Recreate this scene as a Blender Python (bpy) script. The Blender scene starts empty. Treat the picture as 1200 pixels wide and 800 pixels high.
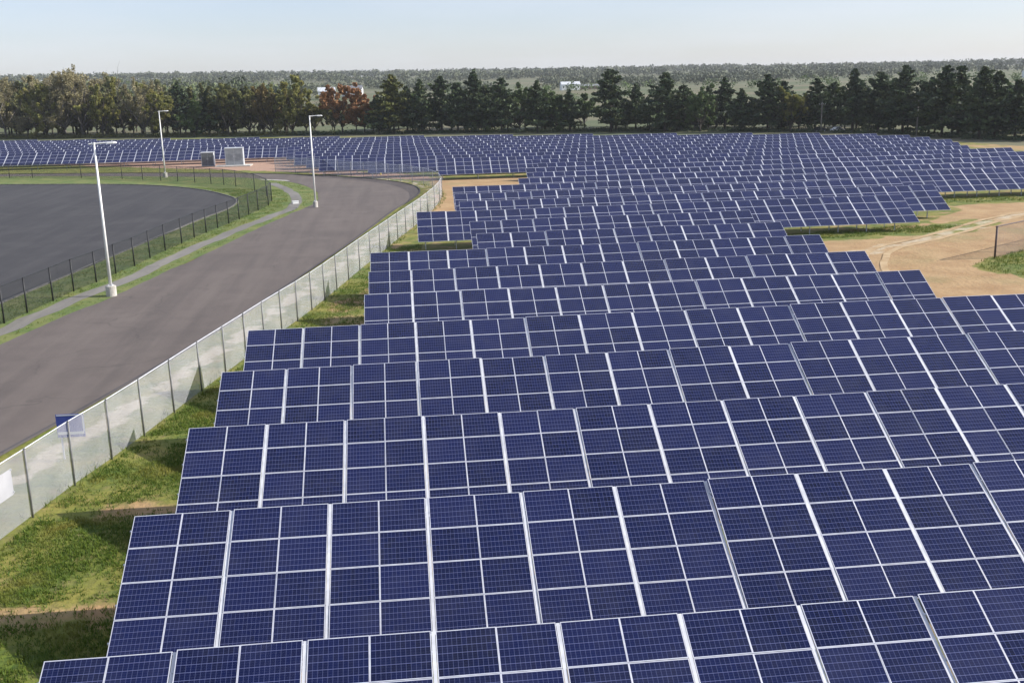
import bpy, math, random
import numpy as np
from mathutils import Vector, Matrix

R = math.radians
rnd = random.Random(7)
npr = np.random.default_rng(11)
scene = bpy.context.scene
COL = scene.collection

# ------------------------------------------------------------------ camera, sky, sun, exposure
CAM_H, YAW, PITCH, ROLL, FOC = 18.078, 0.09982, 0.24152, -0.02539, 1242.2
fw = Vector((math.sin(YAW) * math.cos(PITCH), math.cos(YAW) * math.cos(PITCH), -math.sin(PITCH)))
rt = Vector((math.cos(YAW), -math.sin(YAW), 0))
dn = fw.cross(rt)
cx = rt * math.cos(ROLL) - dn * math.sin(ROLL)
cdn = rt * math.sin(ROLL) + dn * math.cos(ROLL)
cam_d = bpy.data.cameras.new('camera')
cam = bpy.data.objects.new('camera', cam_d)
COL.objects.link(cam)
cam.matrix_world = Matrix(((cx.x, -cdn.x, -fw.x, 0), (cx.y, -cdn.y, -fw.y, 0), (cx.z, -cdn.z, -fw.z, CAM_H), (0, 0, 0, 1)))
cam_d.sensor_width = 36
cam_d.lens = FOC / 1200 * 36
cam_d.clip_end = 30000
scene.camera = cam

SUN_EL = 31.0
sun_dir = Vector((0.995 * math.cos(R(SUN_EL)), -0.10 * math.cos(R(SUN_EL)), math.sin(R(SUN_EL)))).normalized()
w = bpy.data.worlds.new('World'); scene.world = w; w.use_nodes = True
nt = w.node_tree
bg = nt.nodes['Background']; sky = nt.nodes.new('ShaderNodeTexSky')
sky.sky_type = 'NISHITA'; sky.sun_disc = False
sky.sun_elevation = R(SUN_EL); sky.sun_rotation = math.atan2(sun_dir.x, sun_dir.y)
sky.altitude = 0; sky.air_density = 1.0; sky.dust_density = 0.6; sky.ozone_density = 1.6
tint = nt.nodes.new('ShaderNodeMix'); tint.data_type = 'RGBA'; tint.blend_type = 'MULTIPLY'; tint.inputs[0].default_value = 1.0
tint.inputs[7].default_value = (0.915, 0.945, 1.17, 1)
nt.links.new(sky.outputs[0], tint.inputs[6])
# thin high cloud streaks
tc = nt.nodes.new('ShaderNodeTexCoord'); mp = nt.nodes.new('ShaderNodeMapping'); mp.inputs['Scale'].default_value = (1.6, 1.6, 11.0); mp.inputs['Rotation'].default_value = (0.05, 0.03, 0.4)
nz = nt.nodes.new('ShaderNodeTexNoise'); nz.inputs['Scale'].default_value = 2.2; nz.inputs['Detail'].default_value = 6; nz.inputs['Roughness'].default_value = 0.55
nt.links.new(tc.outputs['Generated'], mp.inputs[0]); nt.links.new(mp.outputs[0], nz.inputs['Vector'])
mr = nt.nodes.new('ShaderNodeMapRange'); mr.inputs[1].default_value = 0.42; mr.inputs[2].default_value = 0.78; mr.inputs[3].default_value = 0.28; mr.inputs[4].default_value = 0.60
nt.links.new(nz.outputs['Fac'], mr.inputs[0])
cl = nt.nodes.new('ShaderNodeMix'); cl.data_type = 'RGBA'; cl.inputs[7].default_value = (5.9, 6.15, 6.75, 1)
nt.links.new(mr.outputs[0], cl.inputs[0]); nt.links.new(tint.outputs[2], cl.inputs[6])
nt.links.new(cl.outputs[2], bg.inputs['Color']); bg.inputs['Strength'].default_value = 0.100
sl = bpy.data.lights.new('sun', 'SUN'); sl.energy = 5.0; sl.angle = R(0.5); sl.color = (1.0, 0.95, 0.87)
so = bpy.data.objects.new('sun', sl); COL.objects.link(so)
so.rotation_euler = sun_dir.to_track_quat('Z', 'Y').to_euler()
so.location = (200, -50, 200)
vs = scene.view_settings
vs.view_transform = 'Standard'; vs.look = 'None'; vs.gamma = 1; vs.use_curve_mapping = False; vs.exposure = 0.53
scene.cycles.max_bounces = 6
scene.cycles.transparent_max_bounces = 12

# ------------------------------------------------------------------ helpers
class MB:
    """collects shapes and links them as one mesh object"""
    def __init__(s): s.v = []; s.f = []; s.m = []; s.uv = {}
    def face(s, pts, m=0, uv=None):
        i = len(s.v); s.v += [tuple(p) for p in pts]
        if uv: s.uv[len(s.f)] = uv
        s.f.append(tuple(range(i, i + len(pts)))); s.m.append(m)
    def box(s, c, d, m=0, M=None):
        x, y, z = c; a, b, e = d[0] / 2, d[1] / 2, d[2] / 2
        P = [Vector((x + i * a, y + j * b, z + k * e)) for k in (-1, 1) for j in (-1, 1) for i in (-1, 1)]
        if M is not None: P = [M @ p for p in P]
        i = len(s.v); s.v += [tuple(p) for p in P]
        for q in ((0, 2, 3, 1), (4, 5, 7, 6), (0, 1, 5, 4), (2, 6, 7, 3), (0, 4, 6, 2), (1, 3, 7, 5)):
            s.f.append(tuple(i + k for k in q)); s.m.append(m)
    def bar(s, a, b, wd, hd, m=0):
        a = Vector(a); b = Vector(b); d = b - a
        M = Matrix.Translation((a + b) / 2) @ d.to_track_quat('X', 'Z').to_matrix().to_4x4()
        s.box((0, 0, 0), (d.length, wd, hd), m, M)
    def tube(s, pts, rad, n=6, m=0, cap=True):
        pts = [Vector(p) for p in pts]; rings = []
        for k, p in enumerate(pts):
            d = (pts[min(k + 1, len(pts) - 1)] - pts[max(k - 1, 0)]).normalized()
            q = d.to_track_quat('Z', 'Y').to_matrix(); r = rad[k] if hasattr(rad, '__len__') else rad
            i = len(s.v)
            for j in range(n):
                t = 2 * math.pi * j / n
                s.v.append(tuple(p + q @ Vector((r * math.cos(t), r * math.sin(t), 0))))
            rings.append(i)
        for a, b in zip(rings, rings[1:]):
            for j in range(n):
                s.f.append((a + j, a + (j + 1) % n, b + (j + 1) % n, b + j)); s.m.append(m)
        if cap:
            s.f.append(tuple(rings[-1] + j for j in range(n))); s.m.append(m)
            s.f.append(tuple(rings[0] + j for j in reversed(range(n)))); s.m.append(m)
    def mesh(s, name, mats, smooth=False):
        me = bpy.data.meshes.new(name); me.from_pydata(s.v, [], s.f)
        for mt in (mats if isinstance(mats, (list, tuple)) else [mats]): me.materials.append(mt)
        me.polygons.foreach_set('material_index', s.m)
        if s.uv:
            ul = me.uv_layers.new(name='UVMap')
            for fi, uv in s.uv.items():
                for k, li in enumerate(me.polygons[fi].loop_indices): ul.data[li].uv = uv[k]
        if smooth: me.polygons.foreach_set('use_smooth', [True] * len(s.f))
        me.update(); return me
    def build(s, name, mats, parent=None, loc=None, smooth=False):
        return link(name, s.mesh(name, mats, smooth), parent, loc)

def link(name, me, parent=None, loc=None):
    o = bpy.data.objects.new(name, me); COL.objects.link(o)
    if parent is not None: o.parent = parent
    if loc is not None: o.location = loc
    return o
def copy(o, parent=None, loc=None):
    c = o.copy(); COL.objects.link(c)
    if parent is not None: c.parent = parent
    if loc is not None: c.location = loc
    return c
def tag(o, label=None, cat=None, group=None, kind=None):
    if label: o['label'] = label
    if cat: o['category'] = cat
    if group: o['group'] = group
    if kind: o['kind'] = kind
    return o
def empty(name, loc, rz=0):
    o = link(name, None, None, loc); o.rotation_euler = (0, 0, rz); o.empty_display_size = 0.3
    return o

# ------------------------------------------------------------------ materials
def nodes(name):
    m = bpy.data.materials.new(name); m.use_nodes = True
    t = m.node_tree; return m, t, t.nodes['Principled BSDF']
def N(t, typ, **kw):
    n = t.nodes.new(typ)
    for k, v in kw.items(): setattr(n, k, v)
    return n
def math_n(t, op, a, b=None, c=None):
    n = N(t, 'ShaderNodeMath', operation=op)
    for i, x in enumerate((a, b, c)):
        if x is None: continue
        if isinstance(x, (int, float)): n.inputs[i].default_value = x
        else: t.links.new(x, n.inputs[i])
    return n.outputs[0]
def mixc(t, f, a, b, blend='MIX'):
    n = N(t, 'ShaderNodeMix', data_type='RGBA', blend_type=blend)
    if isinstance(f, (int, float)): n.inputs[0].default_value = f
    else: t.links.new(f, n.inputs[0])
    for i, x in ((6, a), (7, b)):
        if isinstance(x, tuple): n.inputs[i].default_value = (*x[:3], 1)
        else: t.links.new(x, n.inputs[i])
    return n.outputs[2]
def noise(t, scale, detail=4, vec=None, rough=0.55, lo=0.35, hi=0.65):
    n = N(t, 'ShaderNodeTexNoise'); n.inputs['Scale'].default_value = scale
    n.inputs['Detail'].default_value = detail; n.inputs['Roughness'].default_value = rough
    if vec is not None: t.links.new(vec, n.inputs['Vector'])
    r = N(t, 'ShaderNodeMapRange'); r.inputs[1].default_value = lo; r.inputs[2].default_value = hi
    t.links.new(n.outputs['Fac'], r.inputs[0]); return r.outputs[0]
def objco(t): return N(t, 'ShaderNodeTexCoord').outputs['Object']
def geopos(t): return N(t, 'ShaderNodeNewGeometry').outputs['Position']
def bump(t, b, h, strength, dist):
    n = N(t, 'ShaderNodeBump'); n.inputs['Strength'].default_value = strength; n.inputs['Distance'].default_value = dist
    t.links.new(h, n.inputs['Height']); t.links.new(n.outputs[0], b.inputs['Normal'])

def simple(name, c1, c2, scale, rough=0.8, metal=0.0, world=True, detail=5, lo=0.35, hi=0.65):
    m, t, b = nodes(name)
    v = geopos(t) if world else objco(t)
    t.links.new(mixc(t, noise(t, scale, detail, v, lo=lo, hi=hi), c1, c2), b.inputs['Base Color'])
    b.inputs['Roughness'].default_value = rough; b.inputs['Metallic'].default_value = metal
    return m

# solar cells: a grid of 12 x 6 cells over a panel's UV square
def solar_mat():
    m, t, b = nodes('solar_cells')
    uv = N(t, 'ShaderNodeUVMap').outputs[0]
    sp = N(t, 'ShaderNodeSeparateXYZ'); t.links.new(uv, sp.inputs[0])
    u, v = sp.outputs[0], sp.outputs[1]
    def line(x, n, wd):
        f = math_n(t, 'FRACT', math_n(t, 'MULTIPLY', x, n))
        e = math_n(t, 'ABSOLUTE', math_n(t, 'SUBTRACT', f, 0.5))
        return math_n(t, 'GREATER_THAN', e, 0.5 - wd)
    lu = line(u, 12, 0.055); lv = line(v, 6, 0.040)
    bb = line(math_n(t, 'ADD', math_n(t, 'MULTIPLY', v, 1.0), 0.0), 18, 0.035)
    oi = N(t, 'ShaderNodeObjectInfo')
    flo = N(t, 'ShaderNodeVectorMath', operation='FLOOR'); t.links.new(uv, flo.inputs[0])
    wn = N(t, 'ShaderNodeTexWhiteNoise', noise_dimensions='4D'); t.links.new(flo.outputs[0], wn.inputs['Vector']); t.links.new(oi.outputs['Random'], wn.inputs['W'])
    # each cell its own tint
    sc = N(t, 'ShaderNodeVectorMath', operation='MULTIPLY'); t.links.new(uv, sc.inputs[0]); sc.inputs[1].default_value = (12, 6, 1)
    fl2 = N(t, 'ShaderNodeVectorMath', operation='FLOOR'); t.links.new(sc.outputs[0], fl2.inputs[0])
    wc = N(t, 'ShaderNodeTexWhiteNoise', noise_dimensions='4D'); t.links.new(fl2.outputs[0], wc.inputs['Vector']); t.links.new(oi.outputs['Random'], wc.inputs['W'])
    cell = mixc(t, wn.outputs['Value'], (0.0016, 0.0036, 0.024), (0.0058, 0.0092, 0.050))
    cell = mixc(t, math_n(t, 'MULTIPLY', wc.outputs['Value'], 0.5), cell, (0.0022, 0.0072, 0.058))
    gp = noise(t, 0.9, 4, geopos(t), lo=0.45, hi=0.75)
    cell = mixc(t, math_n(t, 'MULTIPLY', gp, 0.10), cell, (0.10, 0.10, 0.12))
    c = mixc(t, math_n(t, 'MULTIPLY', bb, 0.35), cell, (0.075, 0.085, 0.16))
    c = mixc(t, math_n(t, 'MULTIPLY', lu, 0.46), c, (0.10, 0.115, 0.235))
    c = mixc(t, math_n(t, 'MULTIPLY', lv, 0.58), c, (0.14, 0.155, 0.30))
    t.links.new(c, b.inputs['Base Color'])
    rr = math_n(t, 'ADD', math_n(t, 'MULTIPLY', wn.outputs['Value'], 0.16), 0.10); t.links.new(rr, b.inputs['Roughness'])
    b.inputs['IOR'].default_value = 1.42
    return m
M_CELL = solar_mat()
M_FRAME = simple('aluminium_frame', (0.50, 0.51, 0.58), (0.62, 0.63, 0.69), 3.0, 0.45, 0.15)
M_GALV = simple('galvanised_steel', (0.52, 0.53, 0.56), (0.66, 0.67, 0.70), 2.5, 0.5, 0.1)
M_BACK = simple('white_backsheet', (0.45, 0.45, 0.47), (0.55, 0.55, 0.57), 2.0, 0.6)
M_POST = simple('weathered_post_steel', (0.15, 0.15, 0.15), (0.24, 0.24, 0.235), 4.0, 0.6, 0.3)
M_BLACK = simple('black_coated_steel', (0.010, 0.011, 0.012), (0.022, 0.023, 0.025), 3.0, 0.55)
M_LAMP = simple('white_painted_pole', (0.72, 0.71, 0.68), (0.86, 0.85, 0.82), 1.2, 0.45)
M_CONC = simple('pale_concrete', (0.36, 0.34, 0.30), (0.55, 0.52, 0.47), 2.2, 0.9)
M_LENS = simple('lamp_lens', (0.60, 0.62, 0.62), (0.72, 0.74, 0.74), 6.0, 0.2)
M_WHITE = simple('white_paint', (0.70, 0.70, 0.68), (0.84, 0.84, 0.82), 1.5, 0.5)
M_YELLOW = simple('yellow_paint', (0.62, 0.50, 0.03), (0.75, 0.60, 0.05), 3.0, 0.5)
M_BLUE = simple('blue_sign_paint', (0.035, 0.06, 0.30), (0.06, 0.09, 0.36), 2.0, 0.45)
M_GREYCAB = simple('grey_cabinet_paint', (0.20, 0.215, 0.23), (0.27, 0.285, 0.30), 1.0, 0.5)
M_PALECAB = simple('pale_cabinet_paint', (0.50, 0.52, 0.53), (0.60, 0.62, 0.63), 1.0, 0.5)
M_DARKCAB = simple('dark_louvre_paint', (0.085, 0.095, 0.105), (0.13, 0.14, 0.15), 3.0, 0.6)
M_WOOD = simple('weathered_pole_wood', (0.16, 0.14, 0.12), (0.26, 0.24, 0.21), 1.0, 0.9)
M_BARK = simple('bark', (0.035, 0.028, 0.022), (0.075, 0.062, 0.05), 2.0, 0.95)
M_GREYBARK = simple('grey_bark', (0.09, 0.08, 0.07), (0.16, 0.145, 0.13), 2.0, 0.95)
M_RUBBER = simple('tyre_rubber', (0.015, 0.015, 0.015), (0.03, 0.03, 0.03), 8.0, 0.8)
M_DARKCAR = simple('dark_car_paint', (0.015, 0.016, 0.02), (0.025, 0.026, 0.03), 2.0, 0.25)
M_GLASS = simple('car_glass', (0.02, 0.025, 0.03), (0.03, 0.035, 0.04), 2.0, 0.08)
M_SIDING = simple('white_house_siding', (0.74, 0.74, 0.72), (0.84, 0.84, 0.82), 0.3, 0.7)
M_ROOF = simple('grey_shingle_roof', (0.16, 0.165, 0.18), (0.24, 0.245, 0.26), 0.5, 0.9)
M_PALEROOF = simple('pale_metal_roof', (0.50, 0.52, 0.55), (0.60, 0.62, 0.65), 0.5, 0.5)
M_WINDOW = simple('dark_window_glass', (0.03, 0.035, 0.045), (0.05, 0.055, 0.065), 1.0, 0.1)
M_BARNRED = simple('brown_barn_boards', (0.13, 0.08, 0.07), (0.18, 0.11, 0.10), 0.5, 0.9)

def asphalt(name, c1, c2, patch, stain, cracks=0.28):
    m, t, b = nodes(name); p = geopos(t)
    def stretched(rot, sx, sy):
        mp = N(t, 'ShaderNodeMapping'); t.links.new(p, mp.inputs[0]); mp.inputs['Rotation'].default_value = (0, 0, R(rot)); mp.inputs['Scale'].default_value = (sx, sy, 1); return mp.outputs[0]
    c = mixc(t, noise(t, 0.35, 6, p, lo=0.3, hi=0.7), c1, c2)
    c = mixc(t, math_n(t, 'MULTIPLY', noise(t, 0.55, 4, stretched(12, 1.0, 0.07), lo=0.42, hi=0.7), 0.75), c, patch)
    c = mixc(t, math_n(t, 'MULTIPLY', noise(t, 0.5, 4, stretched(14, 1.1, 0.05), lo=0.5, hi=0.72), 0.65), c, stain)
    c = mixc(t, math_n(t, 'MULTIPLY', noise(t, 0.07, 6, p, lo=0.48, hi=0.72), 0.6), c, stain)
    c = mixc(t, math_n(t, 'MULTIPLY', noise(t, 0.16, 6, stretched(40, 1, 1), lo=0.54, hi=0.66), 0.5), c, patch)
    # cracks and sealed seams
    wp = N(t, 'ShaderNodeVectorMath', operation='ADD'); t.links.new(p, wp.inputs[0])
    nz = N(t, 'ShaderNodeTexNoise'); nz.inputs['Scale'].default_value = 0.4; t.links.new(p, nz.inputs['Vector']); sc = N(t, 'ShaderNodeVectorMath', operation='SCALE'); sc.inputs['Scale'].default_value = 3.0; t.links.new(nz.outputs['Color'], sc.inputs[0]); t.links.new(sc.outputs[0], wp.inputs[1])
    vo = N(t, 'ShaderNodeTexVoronoi', feature='DISTANCE_TO_EDGE'); vo.inputs['Scale'].default_value = 0.11; t.links.new(wp.outputs[0], vo.inputs['Vector'])
    ck = math_n(t, 'MULTIPLY', math_n(t, 'LESS_THAN', vo.outputs['Distance'], 0.008), noise(t, 0.12, 3, p, lo=0.42, hi=0.55))
    c = mixc(t, math_n(t, 'MULTIPLY', ck, cracks), c, (0.02, 0.018, 0.018))
    g = noise(t, 14, 3, p, lo=0.2, hi=0.8)
    c = mixc(t, 0.22, c, mixc(t, g, (0.01, 0.01, 0.01), patch))
    t.links.new(c, b.inputs['Base Color']); b.inputs['Roughness'].default_value = 0.9
    bump(t, b, g, 0.3, 0.01); return m
M_ROAD = asphalt('worn_road_asphalt', (0.106, 0.086, 0.075), (0.136, 0.110, 0.096), (0.162, 0.133, 0.114), (0.080, 0.066, 0.059))
M_LOT = asphalt('dark_lot_asphalt', (0.032, 0.030, 0.032), (0.046, 0.043, 0.044), (0.065, 0.061, 0.060), (0.024, 0.022, 0.025))
M_PATH = asphalt('path_concrete', (0.160, 0.150, 0.140), (0.215, 0.200, 0.185), (0.26, 0.24, 0.21), (0.115, 0.110, 0.085))

def ground_mat():
    m, t, b = nodes('ground_surface'); p = geopos(t)
    def att(n): return N(t, 'ShaderNodeAttribute', attribute_name=n).outputs['Fac']
    fine = noise(t, 2.3, 6, p, lo=0.3, hi=0.7); mid = noise(t, 0.33, 5, p, lo=0.36, hi=0.64); big = noise(t, 0.05, 4, p, lo=0.35, hi=0.65)
    grass = mixc(t, fine, (0.040, 0.085, 0.007), (0.130, 0.165, 0.016))
    grass = mixc(t, math_n(t, 'MULTIPLY', mid, 0.62), grass, (0.290, 0.235, 0.050))
    grass = mixc(t, math_n(t, 'MULTIPLY', noise(t, 0.8, 4, p, lo=0.56, hi=0.72), 0.5), grass, (0.28, 0.19, 0.095))
    dirt = mixc(t, mid, (0.32, 0.190, 0.078), (0.42, 0.278, 0.130))
    dirt = mixc(t, math_n(t, 'MULTIPLY', fine, 0.35), dirt, (0.30, 0.20, 0.12))
    dirt = mixc(t, math_n(t, 'MULTIPLY', noise(t, 0.11, 5, p, lo=0.52, hi=0.66), 0.55), dirt, (0.235, 0.200, 0.080))
    red = mixc(t, fine, (0.31, 0.185, 0.125), (0.42, 0.27, 0.19))
    field = mixc(t, big, (0.110, 0.118, 0.050), (0.068, 0.092, 0.034))
    field = mixc(t, math_n(t, 'MULTIPLY', noise(t, 0.018, 3, p, lo=0.45, hi=0.6), 0.7), field, (0.17, 0.145, 0.085))
    wob = math_n(t, 'MULTIPLY', math_n(t, 'SUBTRACT', noise(t, 0.45, 6, p, lo=0.2, hi=0.8), 0.5), 0.9)
    def mask(n):
        x = math_n(t, 'ADD', att(n), wob)
        r = N(t, 'ShaderNodeMapRange', interpolation_type='SMOOTHSTEP'); r.inputs[1].default_value = 0.35; r.inputs[2].default_value = 0.65
        t.links.new(x, r.inputs[0]); return r.outputs[0]
    c = mixc(t, mask('dirt'), grass, dirt); c = mixc(t, mask('red'), c, red); c = mixc(t, mask('field'), c, field)
    c = mixc(t, math_n(t, 'MULTIPLY', mask('pale'), 0.85), c, mixc(t, fine, (0.40, 0.33, 0.22), (0.52, 0.44, 0.31)))
    t.links.new(c, b.inputs['Base Color']); b.inputs['Roughness'].default_value = 0.95
    bump(t, b, fine, 0.6, 0.08); return m
M_GROUND = ground_mat()

def verge_mat():
    m, t, b = nodes('verge_grass'); p = geopos(t)
    fine = noise(t, 2.6, 6, p, lo=0.3, hi=0.7)
    c = mixc(t, fine, (0.062, 0.105, 0.018), (0.125, 0.170, 0.035))
    c = mixc(t, math_n(t, 'MULTIPLY', noise(t, 0.30, 5, p, lo=0.42, hi=0.68), 0.7), c, (0.215, 0.205, 0.062))
    t.links.new(c, b.inputs['Base Color']); b.inputs['Roughness'].default_value = 0.95
    bump(t, b, fine, 0.6, 0.06); return m
M_VERGE = verge_mat()

def mesh_fabric(name, c1, c2, pitch, wire, metal, base_cov):
    """woven chain link: diagonal wires with see-through gaps (UV in metres)"""
    m, t, b = nodes(name)
    uv = N(t, 'ShaderNodeUVMap').outputs[0]
    sp = N(t, 'ShaderNodeSeparateXYZ'); t.links.new(uv, sp.inputs[0])
    def diag(op):
        f = math_n(t, 'FRACT', math_n(t, 'DIVIDE', math_n(t, op, sp.outputs[0], sp.outputs[1]), pitch))
        return math_n(t, 'LESS_THAN', f, wire)
    a = math_n(t, 'MAXIMUM', diag('ADD'), diag('SUBTRACT'))
    a = math_n(t, 'MAXIMUM', a, base_cov)
    c = mixc(t, noise(t, 0.35, 4, geopos(t)), c1, c2)
    t.links.new(c, b.inputs['Base Color']); b.inputs['Roughness'].default_value = 0.6; b.inputs['Metallic'].default_value = metal
    tr = N(t, 'ShaderNodeBsdfTransparent'); mx = N(t, 'ShaderNodeMixShader')
    t.links.new(a, mx.inputs[0]); t.links.new(tr.outputs[0], mx.inputs[1]); t.links.new(b.outputs[0], mx.inputs[2])
    t.links.new(mx.outputs[0], t.nodes['Material Output'].inputs['Surface'])
    return m
M_FABRIC = mesh_fabric('galvanised_chain_link', (0.37, 0.375, 0.42), (0.52, 0.525, 0.57), 0.075, 0.185, 0.0, 0.06)
M_BFABRIC = mesh_fabric('black_chain_link', (0.012, 0.014, 0.016), (0.02, 0.022, 0.025), 0.07, 0.19, 0.0, 0.0)

def leaf_mat(name, dark, light, warm, trans=0.15):
    m, t, b = nodes(name)
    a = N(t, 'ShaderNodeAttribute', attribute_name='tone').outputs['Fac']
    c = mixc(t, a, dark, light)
    c = mixc(t, math_n(t, 'MULTIPLY', noise(t, 0.35, 3, geopos(t), lo=0.5, hi=0.7), 0.6), c, warm)
    t.links.new(c, b.inputs['Base Color']); b.inputs['Roughness'].default_value = 0.75
    tl = N(t, 'ShaderNodeBsdfTranslucent'); t.links.new(c, tl.inputs[0])
    mx = N(t, 'ShaderNodeMixShader'); mx.inputs[0].default_value = trans
    t.links.new(b.outputs[0], mx.inputs[1]); t.links.new(tl.outputs[0], mx.inputs[2])
    t.links.new(mx.outputs[0], t.nodes['Material Output'].inputs['Surface'])
    return m
LEAF = {
    ('pine', ''): leaf_mat('pine_needles', (0.010, 0.024, 0.013), (0.078, 0.118, 0.044), (0.105, 0.122, 0.028)),
    ('pine', 'olive'): leaf_mat('olive_needles', (0.040, 0.052, 0.012), (0.150, 0.165, 0.034), (0.170, 0.150, 0.034)),
    ('broad', 'green'): leaf_mat('green_leaves', (0.045, 0.080, 0.022), (0.120, 0.180, 0.052), (0.130, 0.165, 0.040)),
    ('broad', 'olive'): leaf_mat('olive_leaves', (0.140, 0.145, 0.036), (0.320, 0.315, 0.085), (0.320, 0.260, 0.085), 0.4),
    ('broad', 'darkolive'): leaf_mat('dark_olive_leaves', (0.058, 0.066, 0.020), (0.175, 0.185, 0.050), (0.190, 0.165, 0.055), 0.25),
    ('broad', 'greygreen'): leaf_mat('grey_green_leaves', (0.140, 0.155, 0.072), (0.290, 0.305, 0.140), (0.290, 0.255, 0.120), 0.4),
    ('broad', 'rust'): leaf_mat('rust_leaves', (0.130, 0.095, 0.034), (0.255, 0.195, 0.070), (0.225, 0.195, 0.055), 0.3),
    ('broad', 'orange'): leaf_mat('orange_leaves', (0.190, 0.085, 0.032), (0.360, 0.170, 0.062), (0.240, 0.145, 0.045)),
    ('bare', 'grey'): leaf_mat('budding_twigs', (0.200, 0.180, 0.100), (0.380, 0.335, 0.190), (0.330, 0.290, 0.110), 0.4),
}
M_WOODS = leaf_mat('far_woods', (0.062, 0.082, 0.044), (0.105, 0.122, 0.062), (0.120, 0.112, 0.066), 0.0)
M_TUFT = leaf_mat('grass_blades', (0.040, 0.095, 0.007), (0.150, 0.200, 0.018), (0.300, 0.245, 0.052), 0.3)

# ------------------------------------------------------------------ terrain
def sstep(x): x = np.clip(x, 0, 1); return x * x * (3 - 2 * x)
def terr(x, y):
    x = np.asarray(x, float); y = np.asarray(y, float)
    d = np.hypot(x, y)
    side = np.clip(0.5 - x / 2600.0, 0.0, 1.0)
    return 9.0 * sstep((d - 470) / 420) + (14 + 26 * side) * sstep((d - 1000) / 2000) + 1.5 * np.sin(x / 180 + 1) * np.sin(y / 230) * sstep((d - 600) / 500)

def inpoly(P, poly):
    x, y = P[:, 0], P[:, 1]; r = np.zeros(len(P), bool); n = len(poly)
    for i in range(n):
        x1, y1 = poly[i]; x2, y2 = poly[(i + 1) % n]
        c = ((y1 > y) != (y2 > y)) & (x < (x2 - x1) * (y - y1) / ((y2 - y1) + 1e-12) + x1); r ^= c
    return r
def pdist(P, line):
    d = np.full(len(P), 1e9)
    for a, b in zip(line, line[1:]):
        a = np.array(a); b = np.array(b); ab = b - a
        t = np.clip(((P - a) @ ab) / (ab @ ab), 0, 1); d = np.minimum(d, np.hypot(*(P - (a + t[:, None] * ab)).T))
    return d

LOT = [(-36.33, 86.46), (-35.77, 96.12), (-34.45, 106.18), (-33.79, 111.82), (-32.48, 122.67), (-31.72, 128.26), (-31.19, 133.0), (-30.07, 141.13), (-28.6, 153.11), (-26.54, 166.07), (-26.83, 177.07), (-29.55, 186.11), (-36.84, 199.99), (-46.83, 211.2), (-59.24, 218.52), (-80.69, 225.64), (-90.61, 225.66), (-130, 228)]
LOTFENCE = [(-33.16, 84.0), (-32.51, 87.49), (-31.96, 91.31), (-31.33, 96.24), (-30.83, 100.7), (-29.95, 105.08), (-29.26, 109.69), (-28.44, 114.15), (-27.98, 119.3), (-27.4, 124.47), (-26.6, 130.0), (-25.98, 134.7), (-25.25, 139.0), (-24.51, 143.4), (-23.67, 147.4), (-22.94, 152.2), (-22.28, 157.14), (-21.57, 162.24), (-20.82, 168.87), (-20.99, 175.1), (-22.82, 183.77), (-26.07, 193.75), (-30.76, 203.52), (-33.64, 208.02), (-36.5, 210.86), (-40.3, 215.02), (-44.42, 219.4), (-48.48, 222.88), (-52.83, 226.53), (-57.89, 230.51), (-67.96, 237.0), (-79.44, 241.5), (-84.81, 243.3), (-92.89, 245.28), (-110, 248)]
PATH = [(-34.2, 72.0), (-33.05, 78.04), (-31.66, 84.26), (-29.64, 95.1), (-26.9, 107.07), (-25.1, 119.53), (-23.35, 130.11), (-21.14, 141.86), (-18.1, 156.87), (-16.8, 167.0), (-17.2, 177.0), (-18.8, 188.12), (-21.29, 198.37), (-24.5, 208.5)]
ROADL = [(-34.0, 48.0), (-32.5, 60.0), (-30.87, 72.45), (-30.0, 79.47), (-28.2, 89.23), (-26.2, 97.36), (-24.02, 110.92), (-21.6, 124.29), (-19.0, 140.43), (-16.1, 156.28), (-14.0, 167.0), (-13.59, 176.5), (-15.0, 189.86), (-18.6, 203.0), (-23.4, 213.5), (-29.8, 221.5), (-38.0, 227.3), (-49.0, 233.0), (-62.0, 239.0), (-80.0, 246.5), (-100, 251), (-150, 257)]
ROADR = [(-30.0, 22.0), (-25.0, 40.0), (-22.25, 50.35), (-21.26, 54.29), (-19.14, 62.09), (-16.41, 72.97), (-12.92, 89.5), (-10.0, 105.0), (-7.0, 121.61), (-4.1, 139.0), (-1.43, 155.81), (1.2, 169.0), (2.95, 181.0), (2.5, 191.09), (-0.2, 200.57), (-6.0, 210.5), (-12.85, 218.8), (-21.12, 226.27), (-31.0, 233.0), (-45.0, 240.0), (-62.0, 247.0), (-80.0, 252.5), (-100, 257.5), (-150, 264)]
FENCE = [(-19.9, 31.0), (-19.1, 35.0), (-18.3, 38.6), (-17.51, 42.12), (-16.84, 45.4), (-16.1, 49.1), (-15.24, 52.48), (-14.46, 56.1), (-13.67, 60.08), (-12.84, 64.22), (-12.0, 68.2), (-11.2, 72.0), (-10.4, 75.9), (-9.56, 79.6), (-8.72, 83.3), (-7.89, 87.2), (-7.1, 91.3), (-6.3, 95.7), (-5.45, 100.5), (-4.55, 105.6), (-3.6, 110.7), (-2.68, 115.7), (-1.73, 120.8), (-0.75, 126.1), (0.27, 131.4), (1.3, 136.8), (2.4, 142.64), (3.49, 149.09), (4.73, 157.0), (5.79, 165.0), (6.49, 172.82), (6.41, 181.0), (5.47, 188.0), (3.99, 194.2), (2.05, 199.2), (-0.14, 203.3), (-2.41, 206.75), (-4.74, 210.04), (-7.32, 213.52), (-9.97, 217.09), (-12.7, 220.78), (-15.53, 224.59), (-18.44, 228.52), (-22.4, 232.57), (-27.0, 236.4)]
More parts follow.
